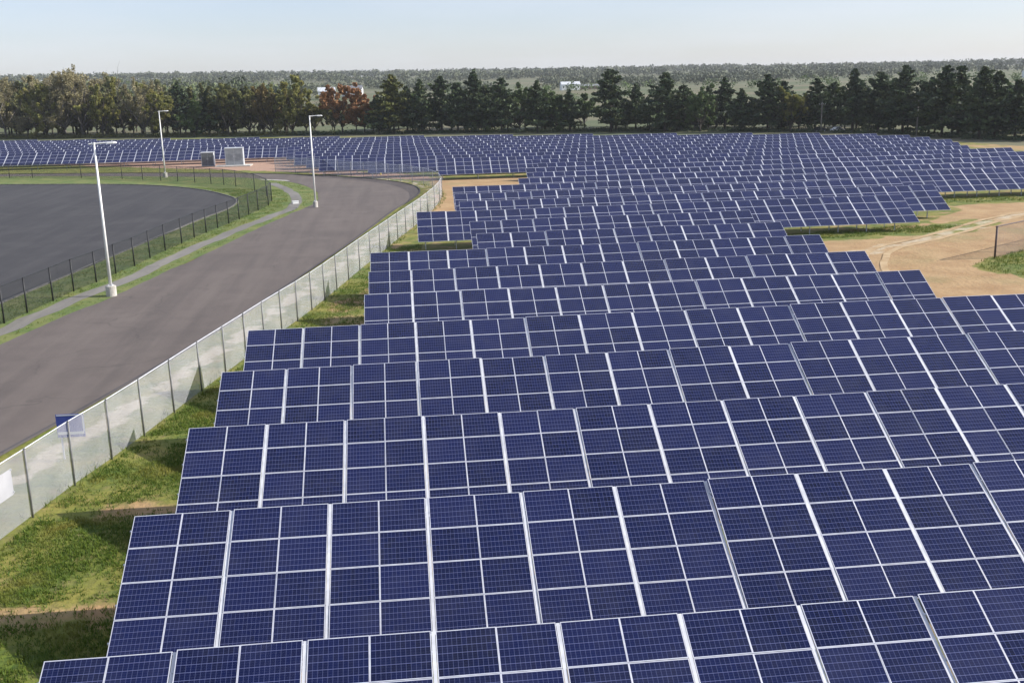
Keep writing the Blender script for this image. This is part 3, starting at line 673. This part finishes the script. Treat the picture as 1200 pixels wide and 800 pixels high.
# ------------------------------------------------------------------ trees
def leaf_cloud(C, S, tone, flat=0.0, seed=0):
    g = np.random.default_rng(seed); n = len(C)
    a = g.normal(size=(n, 3)); a[:, 2] *= (1 - flat); a /= np.linalg.norm(a, axis=1)[:, None]
    b = g.normal(size=(n, 3)); b[:, 2] *= (1 - flat); b -= (a * b).sum(1)[:, None] * a; b /= np.linalg.norm(b, axis=1)[:, None]
    s = (S * g.uniform(.6, 1.35, n))[:, None]; e = g.uniform(.45, .9, n)[:, None]
    V = np.stack([C - a * s, C - b * s * e + a * s * .2, C + a * s, C + b * s * e - a * s * .15], 1).reshape(-1, 3)
    F = np.arange(4 * n).reshape(n, 4); return V, F, tone
def pine(h, wd, seed):
    g = np.random.default_rng(seed); q = MB(); cl = []; tn = []
    lean = g.normal(0, .012, 2)
    top = Vector((lean[0] * h, lean[1] * h, h * .97)); r0 = .018 * h + .05
    q.tube([(0, 0, -.3), top * .3, top * .65, top], [r0, r0 * .8, r0 * .45, .03], 7)
    z = h * g.uniform(.09, .20); az = g.uniform(0, 6.28); rag = g.uniform(.75, 1.25, 12)
    point = g.uniform(1.0, 1.7)
    while z < h * .975:
        f = (z / h - .16) / .84
        rad = wd / 2 * min(1, (max(f, 0) + .34) * 1.9) * (1 - max(f, 0)) ** (0.66 * point) * 1.32
        nb = int(g.integers(4, 7)) if f < .8 else 4
        for k in range(nb):
            az += 2.4 + g.normal(0, .25); L = rad * g.uniform(.38, 1.2) * rag[int(az / 6.2832 * 12) % 12]
            if g.random() < .18 + (.25 if f < .12 else 0): L *= .4
            up = (-.10 + .55 * f) + g.normal(0, .08); p0 = top * (z / top.z)
            d = Vector((math.cos(az), math.sin(az), up))
            p1 = p0 + d * L * .55; p2 = p0 + d * L + Vector((0, 0, .06 * L))
            if L > 1.0: q.tube([p0, p1, p2], [.035 + .012 * L, .03 + .006 * L, .015], 4, cap=False)
            m = int(7 + L * 10 * (.55 if f < .2 else 1))
            t = np.clip(g.beta(2.2, 1.3, m), .12, 1.05)
            base = np.array(p0)[None] + np.array(d)[None] * L * t[:, None]
            sp = (.14 + .15 * L * (1.1 - t))[:, None]
            cl.append(base + g.normal(0, 1, (m, 3)) * sp * np.array([1, 1, .45]) + np.array([0, 0, .12]))
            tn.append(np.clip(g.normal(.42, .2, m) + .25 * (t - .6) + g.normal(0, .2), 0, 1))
        z += h * g.uniform(.030, .048) * (1.1 - .35 * f)
    C = np.concatenate(cl); T = np.concatenate(tn)
    return q, leaf_cloud(C, np.full(len(C), .34 + .010 * h), T, .35, seed + 1)
def broad(h, wd, seed, bare=False):
    g = np.random.default_rng(seed); q = MB(); r0 = .016 * h + .08
    fk = h * g.uniform(.10, .20); q.tube([(0, 0, -.3), (g.normal(0, .15), g.normal(0, .15), fk)], [r0, r0 * .75], 8)
    cl = []; tn = []; nl = int(g.integers(7, 10))
    def limb(p, d, L, r, lev):
        p1 = p + d * L * .5 + Vector(g.normal(0, .07 * L, 3)); p2 = p + d * L + Vector(g.normal(0, .09 * L, 3))
        q.tube([p, p1, p2], [r, r * .7, r * .4], 5, cap=False)
        if lev > 0:
            for _ in range(3 if bare else 2 + int(g.random() < .6)):
                t = g.uniform(.35, 1); s0 = p.lerp(p2, t)
                nd = (d + Vector(g.normal(0, .55, 3)) + Vector((0, 0, .2))).normalized(); limb(s0, nd, L * g.uniform(.5, .75), r * .5, lev - 1)
        tips = 2 if lev > 0 else 3
        for _ in range(tips):
            s0 = np.array(p.lerp(p2, g.uniform(.55, 1.05)))
            m = int((30 if bare else 60) * (1.0 if lev == 0 else .7)); rr = (.055 if not bare else .065) * h * g.uniform(.7, 1.25)
            v = g.normal(0, 1, (m, 3)); v /= np.linalg.norm(v, axis=1)[:, None]; v *= (g.random(m) ** .45)[:, None]
            cl.append(s0 + v * rr * np.array([1.1, 1.1, .75])); b = g.uniform(.15, .75)
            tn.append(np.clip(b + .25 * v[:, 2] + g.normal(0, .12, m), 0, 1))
    for k in range(nl):
        a = 2 * math.pi * (k + g.uniform(-.3, .3)) / nl; up = g.uniform(.35, 2.4)
        d = Vector((math.cos(a), math.sin(a), up)).normalized()
        hz = math.hypot(d.x, d.y); L = min((h - fk) * .62 / max(d.z, .2), wd * .40 / max(hz, .2)) * g.uniform(.85, 1.05)
        limb(Vector((0, 0, fk * g.uniform(.7, 1.0))), d, L, r0 * .5, 2)
    limb(Vector((0, 0, fk)), Vector((g.normal(0, .1), g.normal(0, .1), 1)).normalized(), (h - fk) * .62, r0 * .6, 2)
    C = np.concatenate(cl); T = np.concatenate(tn)
    zmax = np.quantile(C[:, 2], .995); C[:, 2] = np.where(C[:, 2] > fk, fk + (C[:, 2] - fk) * (h - fk) / (zmax - fk), C[:, 2])
    lim = np.quantile(np.hypot(C[:, 0], C[:, 1]), .97); C[:, :2] *= min(1.25, max(.6, wd / 2 / lim))
    return q, leaf_cloud(C, np.full(len(C), (.14 if bare else .25) + .009 * h), T, .0, seed + 1)

EXTRA = [('bare', 'grey', -181.0, 492.0, 24.0, 20.0), ('broad', 'olive', -166.0, 486.0, 22.5, 19.0), ('broad', 'olive', -150.0, 478.0, 22.0, 19.0), ('bare', 'grey', -143.0, 474.0, 24.0, 19.0),
    ('broad', 'greygreen', -130.0, 470.0, 22.5, 18.0), ('bare', 'grey', -121.0, 467.0, 24.0, 18.0), ('broad', 'olive', -105.5, 462.0, 20.5, 18.0), ('broad', 'greygreen', -94.0, 455.0, 21.0, 17.0),
    ('broad', 'darkolive', -83.0, 446.0, 19.0, 16.0), ('broad', 'darkolive', -69.0, 438.0, 18.0, 16.0), ('broad', 'olive', -53.0, 433.0, 17.0, 15.0), ('broad', 'darkolive', -43.5, 428.0, 16.0, 15.0),
    ('pine', '', 3.5, 412.0, 17.0, 13.0), ('pine', '', 32.0, 398.0, 16.5, 13.0), ('pine', '', 53.0, 389.0, 14.5, 12.0), ('pine', '', 76.5, 376.0, 15.0, 13.0), ('pine', '', 91.5, 366.0, 14.5, 12.0),
    ('pine', '', 104.5, 357.0, 14.5, 12.0), ('pine', '', 125.5, 345.0, 15.5, 13.0), ('pine', '', 143.0, 326.0, 16.0, 13.0), ('pine', '', 151.5, 296.0, 16.0, 13.0)]
TREES = [
    ('broad', 'olive', -184.0, 478.4, 24.5, 22.3), ('bare', 'grey', -173.1, 472.1, 24.9, 21.9), ('bare', 'grey', -160.1, 462.1, 23.8, 19.7),
    ('broad', 'greygreen', -153.7, 469.4, 23.7, 18.3), ('broad', 'olive', -140.9, 452.6, 20.4, 16.8), ('bare', 'grey', -133.7, 453.0, 25.2, 19.0),
    ('bare', 'grey', -127.8, 455.7, 26.7, 20.6), ('broad', 'olive', -116.8, 444.4, 21.7, 18.5), ('broad', 'greygreen', -111.3, 454.4, 22.6, 20.3),
    ('bare', 'grey', -99.7, 439.2, 21.3, 16.7), ('broad', 'olive', -91.3, 430.4, 17.3, 12.8), ('pine', '', -85.9, 439.0, 20.3, 16.6),
    ('broad', 'green', -78.0, 424.9, 15.4, 13.2), ('pine', '', -73.2, 430.2, 17.1, 15.5), ('broad', 'darkolive', -64.9, 423.2, 18.9, 18.6),
    ('broad', 'darkolive', -57.5, 427.7, 17.7, 16.7), ('broad', 'rust', -48.2, 418.3, 18.1, 15.6), ('broad', 'olive', -39.4, 412.8, 21.0, 16.7),
    ('broad', 'olive', -31.5, 417.3, 14.3, 13.5), ('broad', 'orange', -20.7, 407.0, 17.8, 20.3), ('broad', 'orange', -12.5, 407.7, 15.7, 15.8),
    ('pine', '', -7.2, 399.6, 13.8, 12.2), ('pine', 'olive', -1.6, 399.3, 20.9, 14.8), ('pine', '', 8.7, 397.1, 19.5, 13.4), ('pine', '', 16.0, 400.2, 20.5, 14.2),
    ('pine', '', 21.4, 389.8, 17.7, 11.3), ('pine', '', 27.7, 391.4, 22.3, 16.4), ('pine', '', 36.6, 383.6, 19.0, 14.3), ('broad', 'green', 44.1, 392.6, 16.2, 14.0),
    ('pine', '', 48.4, 375.1, 17.6, 14.0), ('broad', 'green', 55.4, 377.5, 14.2, 12.3), ('pine', '', 59.6, 372.9, 14.7, 10.9), ('pine', '', 72.4, 364.2, 20.9, 17.3),
    ('pine', '', 81.5, 366.6, 16.2, 13.3), ('pine', '', 88.5, 353.6, 19.3, 15.3), ('pine', '', 95.4, 356.2, 15.0, 11.9), ('broad', 'green', 98.8, 347.5, 14.6, 11.1),
    ('pine', '', 110.6, 358.6, 17.4, 10.3), ('pine', '', 110.4, 340.6, 13.8, 13.3), ('pine', '', 117.8, 336.2, 17.9, 15.5), ('broad', 'olive', 123.9, 332.0, 13.5, 11.4),
    ('pine', '', 131.7, 331.2, 16.2, 14.9), ('pine', '', 139.9, 336.6, 14.7, 12.3), ('pine', '', 138.1, 317.9, 19.0, 13.4), ('pine', '', 145.2, 315.5, 17.8, 14.0),
    ('pine', '', 145.1, 299.1, 19.5, 14.5), ('pine', '', 153.9, 304.6, 14.8, 11.0), ('pine', '', 148.8, 283.2, 19.4, 15.5), ('pine', '', 154.5, 285.0, 18.9, 11.5),
    ('pine', '', 151.6, 269.1, 18.5, 11.4), ('pine', '', 159.3, 275.0, 17.5, 11.3), ('pine', '', 158.8, 264.5, 14.9, 12.9), ('pine', '', 167.5, 269.5, 15.1, 14.3),
    ('pine', '', 166.2, 256.9, 16.7, 13.8)] + EXTRA
LOOK = {('pine', ''): 'dark green pine', ('pine', 'olive'): 'olive green pine with a pointed top', ('broad', 'green'): 'soft green round leafy tree', ('broad', 'olive'): 'olive leafy tree',
        ('broad', 'darkolive'): 'dark olive broad leafy tree', ('broad', 'greygreen'): 'grey green leafy tree', ('broad', 'rust'): 'rust brown leafy tree', ('broad', 'orange'): 'orange brown leafy tree', ('bare', 'grey'): 'grey budding almost bare tree'}
cnt = {}; tot = {}
TREES.sort(key=lambda a: math.atan2(a[2], a[3]))
BACK = []
for a, b_ in zip(TREES, TREES[1:]):          # a lower hind row filling the belt
    for q_ in (0, 1):
        x = a[2] + (b_[2] - a[2]) * rnd.uniform(.3, .7); y = a[3] + (b_[3] - a[3]) * rnd.uniform(.3, .7); dd = math.hypot(x, y); k = 1 + (rnd.uniform(8, 22) + 16 * q_) / dd
        if q_ and rnd.random() < .45: continue
        if x > 66 and x < 71: continue
        kd = 'pine' if x > -5 and rnd.random() < .72 else 'broad'
        tone = '' if kd == 'pine' else (rnd.choice(['olive', 'greygreen', 'darkolive']) if x < -5 else 'green')
        BACK.append((kd, tone, x * k, y * k, min(a[4], b_[4]) * rnd.uniform(.62, .86), rnd.uniform(11, 15), 'back'))
TREES = sorted(TREES + BACK, key=lambda a: math.atan2(a[2], a[3]))
def ordinal(n):
    one = 'first second third fourth fifth sixth seventh eighth ninth tenth eleventh twelfth thirteenth fourteenth fifteenth sixteenth seventeenth eighteenth nineteenth'.split()
    if n < 20: return one[n - 1]
    t_, u_ = divmod(n, 10)
    return ['twentieth', 'thirtieth', 'fortieth', 'fiftieth', 'sixtieth'][t_ - 2] if u_ == 0 else ['twenty', 'thirty', 'forty', 'fifty', 'sixty'][t_ - 2] + ' ' + one[u_ - 1]
for t_ in TREES: tot[t_[:2] + t_[6:]] = tot.get(t_[:2] + t_[6:], 0) + 1
for n_, T_ in enumerate(TREES):
    kd, tone, x, y, h, wd = T_[:6]; key = (kd, tone); ck = key + T_[6:]; c_ = cnt[ck] = cnt.get(ck, 0) + 1
    place = 'in the hind row of the treeline' if len(T_) > 6 else 'in the front of the treeline'
    lab = f'{LOOK[key]} {place}'
    if len(T_) > 6: lab = lab.replace(' with a pointed top', '')
    if tot[ck] > 1: lab += f', {ordinal(c_) if c_ > 1 else "leftmost"} from left' if c_ > 1 else ', leftmost of these'
    if len(lab.split()) > 16: lab = lab.replace('almost bare ', '')
    assert len(lab.split()) <= 16, lab
    root = empty('pine_tree' if kd == 'pine' else 'leafy_tree', (x, y, float(terr(x, y))), rnd.uniform(0, 6.28)); tag(root, lab, 'tree', 'pines of the treeline' if kd == 'pine' else 'leafy trees of the treeline')
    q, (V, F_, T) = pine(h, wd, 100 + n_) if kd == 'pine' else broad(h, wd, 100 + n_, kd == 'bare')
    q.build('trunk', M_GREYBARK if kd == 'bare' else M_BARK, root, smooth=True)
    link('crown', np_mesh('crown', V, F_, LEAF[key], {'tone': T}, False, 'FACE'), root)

# undergrowth below the treeline: one mass of low scrub nobody could count
def scrub(name, pts, hh, mat, n, seed):
    g = np.random.default_rng(seed); L = resample(pts, 2); C = []; T = []
    for k in range(n):
        p = L[g.integers(0, len(L))]; p = p * (1 + abs(g.normal(0, 9)) / np.hypot(*p)) + g.normal(0, 1.5, 2); m = 26; r = g.uniform(.5, 1.2) * hh
        v = g.normal(0, .5, (m, 3)) * np.array([1.5, 1.2, .7]) * r; v[:, 2] = np.abs(v[:, 2])
        C.append(v + np.array([p[0], p[1], 0.05])); T.append(np.clip(g.normal(g.uniform(.2, .7), .15, m), 0, 1))
    C = np.concatenate(C); V, F_, T = leaf_cloud(C, np.full(len(C), .3), np.concatenate(T), 0, seed)
    tag(link(name, np_mesh(name, V, F_, mat, {'tone': T}, False, 'FACE')), 'low tangled scrub along the foot of the trees', 'scrub', None, 'stuff')
scrub('undergrowth', [(-190, 476), (-140, 448), (-80, 424), (-40, 409)], 1.5, LEAF[('broad', 'darkolive')], 600, 3)
scrub('undergrowth', [(-40, 409), (40, 380), (100, 347), (138, 308), (150, 272), (160, 250)], 1.35, LEAF[('pine', '')], 650, 4)

# ------------------------------------------------------------------ far woods and houses
def lump_mesh(name, L, mat, seed, quads=48, size=1.7):
    """many uneven leafy crowns in one mesh (a wood that reads as one mass)"""
    g = np.random.default_rng(seed); C = []; T = []; S = []
    for (x, y, z, r, h) in L:
        k = 3 if h > 9 else 2; b = g.uniform(.1, .8)
        for _ in range(k):
            m = quads // k; v = g.normal(0, 1, (m, 3)); v /= np.linalg.norm(v, axis=1)[:, None]; v *= (g.random(m) ** .4)[:, None]
            c = np.array([x + g.normal(0, r * .35), y + g.normal(0, r * .35), z + h * g.uniform(.42, .66)])
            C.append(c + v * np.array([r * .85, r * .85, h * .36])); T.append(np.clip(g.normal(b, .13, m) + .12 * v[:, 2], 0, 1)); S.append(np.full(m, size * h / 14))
    V, F_, T = leaf_cloud(np.concatenate(C), np.concatenate(S), np.concatenate(T), 0, seed)
    return np_mesh(name, V, F_, mat, {'tone': T}, False, 'FACE')
g = np.random.default_rng(21)
def wood(x0, x1, y0, y1, n, hmin, hmax, gaps=0.0):
    L = []
    while len(L) < n:
        x = g.uniform(x0, x1); y = g.uniform(y0, y1)
        if gaps and math.sin(x / 90 + y / 140) * math.sin(x / 47 - 1) < gaps - 1: continue
        h = g.uniform(hmin, hmax); L.append((x, y, float(terr(x, y)) - 1, h * g.uniform(.38, .62), h))
    return L
L = wood(-1500, 2100, 2550, 3100, 2600, 12, 20)
L += wood(-1300, 1800, 1700, 2200, 2300, 10, 17, .9)
L += wood(-1000, 1400, 1150, 1450, 1700, 8, 13, .9)
L += wood(-900, 1200, 1000, 1080, 160, 6, 10, .8)
tag(link('far_woods', lump_mesh('far_woods', L, M_WOODS, 1)), 'far wooded hills fading into haze along the horizon', 'woods', None, 'stuff')
L = wood(-420, -70, 560, 760, 230, 14, 21)
L += wood(-640, -300, 640, 900, 90, 12, 20)
tag(link('far_woods', lump_mesh('far_woods', L, leaf_mat('nearer_woods', (0.035, 0.058, 0.022), (0.110, 0.140, 0.052), (0.130, 0.120, 0.055), 0.0), 2, 150, .9)), 'dark green wood behind the left treeline', 'woods', None, 'stuff')
L = wood(20, 420, 560, 900, 70, 5, 10) + wood(240, 700, 480, 860, 80, 5, 11)
tag(link('far_woods', lump_mesh('far_woods', L, LEAF[('broad', 'green')], 3, 80, 1.0)), 'scattered low green clumps in the fields behind the pines', 'woods', None, 'stuff')

def house(loc, rz, sx, sy, hz, rh, wall, roof, label, wins=4):
    root = empty('farm_house', loc, rz); tag(root, label, 'house')
    q = MB(); q.box((0, 0, hz / 2 - .5), (sx, sy, hz + 1))
    for s_ in (-1, 1): q.face([(s_ * sx / 2, -sy / 2, hz), (s_ * sx / 2, sy / 2, hz), (s_ * sx / 2, 0, hz + rh)])
    q.build('wall', wall, root)
    q = MB()
    for s_ in (-1, 1):
        A = [(-sx / 2 - .4, s_ * (sy / 2 + .4), hz - .15), (sx / 2 + .4, s_ * (sy / 2 + .4), hz - .15), (sx / 2 + .4, 0, hz + rh + .1), (-sx / 2 - .4, 0, hz + rh + .1)]
        q.face(A); q.face([(x, y, z + .22) for x, y, z in A]); q.face([A[0], A[1], (A[1][0], A[1][1], A[1][2] + .22), (A[0][0], A[0][1], A[0][2] + .22)])
    q.build('roof', roof, root)
    for k in range(wins):
        q = MB(); x = (k + .5) / wins * sx - sx / 2; q.box((x, -sy / 2 - .03, hz * .55), (1.2, .06, 1.5)); wn = q.build('window', M_WINDOW, root)
        q = MB(); q.box((x, -sy / 2 - .07, hz * .55 - .82), (1.4, .1, .12)); q.build('sill', M_WHITE, wn)
def hz(x, y): return (x, y, float(terr(x, y)))
house(hz(-50.5, 800), .1, 12, 8, 5.5, 2.6, M_SIDING, M_PALEROOF, 'white farm house seen above the orange trees at left', 4)
house(hz(-35, 880), -.1, 16, 9, 5.5, 2.6, M_SIDING, M_ROOF, 'long white house right of the other one behind the orange trees', 5)
house(hz(157, 980), .05, 17, 9, 5.0, 2.2, M_SIDING, M_PALEROOF, 'white house in the field left of the tallest middle pine', 5)
house(hz(185, 1010), .05, 30, 10, 3.0, 1.6, M_BARNRED, M_ROOF, 'long low brown barn beside the white field house', 6)
house(hz(520, 850), .0, 11, 8, 5.0, 2.4, M_SIDING, M_PALEROOF, 'small white house far right in the fields behind the pines', 3)
house(hz(-152, 720), .1, 12, 8, 6.0, 2.4, M_SIDING, M_PALEROOF, 'white house peeping out of the woods above the left lamp', 3)

# ------------------------------------------------------------------ grass
def tufts(name, label, polys, n, hh, seed, avoid=None):
    g = np.random.default_rng(seed); Ps = []
    for poly, k in polys:
        a = np.array(poly); c = np.column_stack([g.uniform(a[:, 0].min(), a[:, 0].max(), k * 3), g.uniform(a[:, 1].min(), a[:, 1].max(), k * 3)])
        c = c[inpoly(c, poly)][:k]; Ps.append(c)
    P = np.concatenate(Ps)
    dens = np.sin(P[:, 0] * .9 + 1.3 * np.sin(P[:, 1] * .5)) * np.sin(P[:, 1] * .8 + np.sin(P[:, 0] * .7)) + g.normal(0, .5, len(P)); P = P[(dens > -.35) & ~((np.abs((P[:, 1] - 31.4) % 9.53 - 4.7) < .8) & (P[:, 1] < 60) & (P[:, 0] > -17) & (g.random(len(P)) < .85))]
    m = len(P); B = 4; V = []; T = []
    for b in range(B):
        a = g.uniform(0, 6.28, m); off = g.normal(0, .07, (m, 2)); h = hh * g.uniform(.45, 1.3, m); ln = g.normal(0, .45, (m, 2)) * h[:, None]
        base = P + off; wv = np.column_stack([np.cos(a), np.sin(a)]) * .022
        V.append(np.stack([np.column_stack([base - wv, np.zeros(m) - .02]), np.column_stack([base + wv, np.zeros(m) - .02]), np.column_stack([base + ln, h])], 1).reshape(-1, 3)); T.append(np.clip(g.normal(.5, .25, m), 0, 1))
    V = np.concatenate(V); F_ = np.arange(len(V)).reshape(-1, 3)
    tag(link(name, np_mesh(name, V, F_, M_TUFT, {'tone': np.concatenate(T)}, False, 'FACE')), label, 'grass', None, 'stuff')
tufts('grass', 'rough grass between the pale fence and the left ends of the rows', [([(-19, 32), (-8.5, 26), (-8.8, 48), (-8.8, 66), (-9.5, 78), (-13, 62), (-16.5, 45)], 24000), ([(-9, 66), (-2, 66), (-1.5, 92), (1.5, 108), (2, 122), (-1.2, 120), (-5.5, 98), (-9, 80)], 9000)], 0, .115, 5)
fl = resample(FENCE[:34], 1.5)
tufts('weeds', 'tall weeds along the foot of the pale chain link fence', [(list(map(tuple, np.concatenate([offset(fl, -.5), offset(fl, .75)[::-1]]))), 5200)], 0, .38, 9)
tufts('grass', 'bright green grass patch under the fence end at the right', [(RGRASS, 5000)], 0, .22, 6)
tufts('grass', 'grass on the verge between road and parking lot', [(list(map(tuple, np.concatenate([LT[:150:4] + [0.5, 0], PT[2:80:2][::-1] + [-1.3, 0]]))), 14000), (list(map(tuple, np.concatenate([PT[2:80:2] + [1.2, 0], RL[20:150:4][::-1] + [-.5, 0]]))), 5000)], 0, .16, 7)
tufts('grass', 'grass fringe in front of the rows over the dirt yard', [([(34, 112), (60, 115), (66, 119), (60, 121), (40, 117)], 2500), ([(68, 140), (140, 140), (140, 146), (70, 146)], 4000)], 0, .22, 8)

# ------------------------------------------------------------------ the air
m = bpy.data.materials.new('pale_haze'); m.use_nodes = True; t = m.node_tree
t.nodes.remove(t.nodes['Principled BSDF'])
pv = t.nodes.new('ShaderNodeVolumePrincipled'); pv.inputs['Color'].default_value = (0.93, 0.96, 1.0, 1); pv.inputs['Density'].default_value = 0.00008; pv.inputs['Anisotropy'].default_value = 0.2
t.links.new(pv.outputs[0], t.nodes['Material Output'].inputs['Volume'])
q = MB(); q.box((20, 4000, 39), (18800, 16400, 84)); tag(q.build('haze', m), 'thin pale haze in the air over the whole scene', 'haze', None, 'stuff')
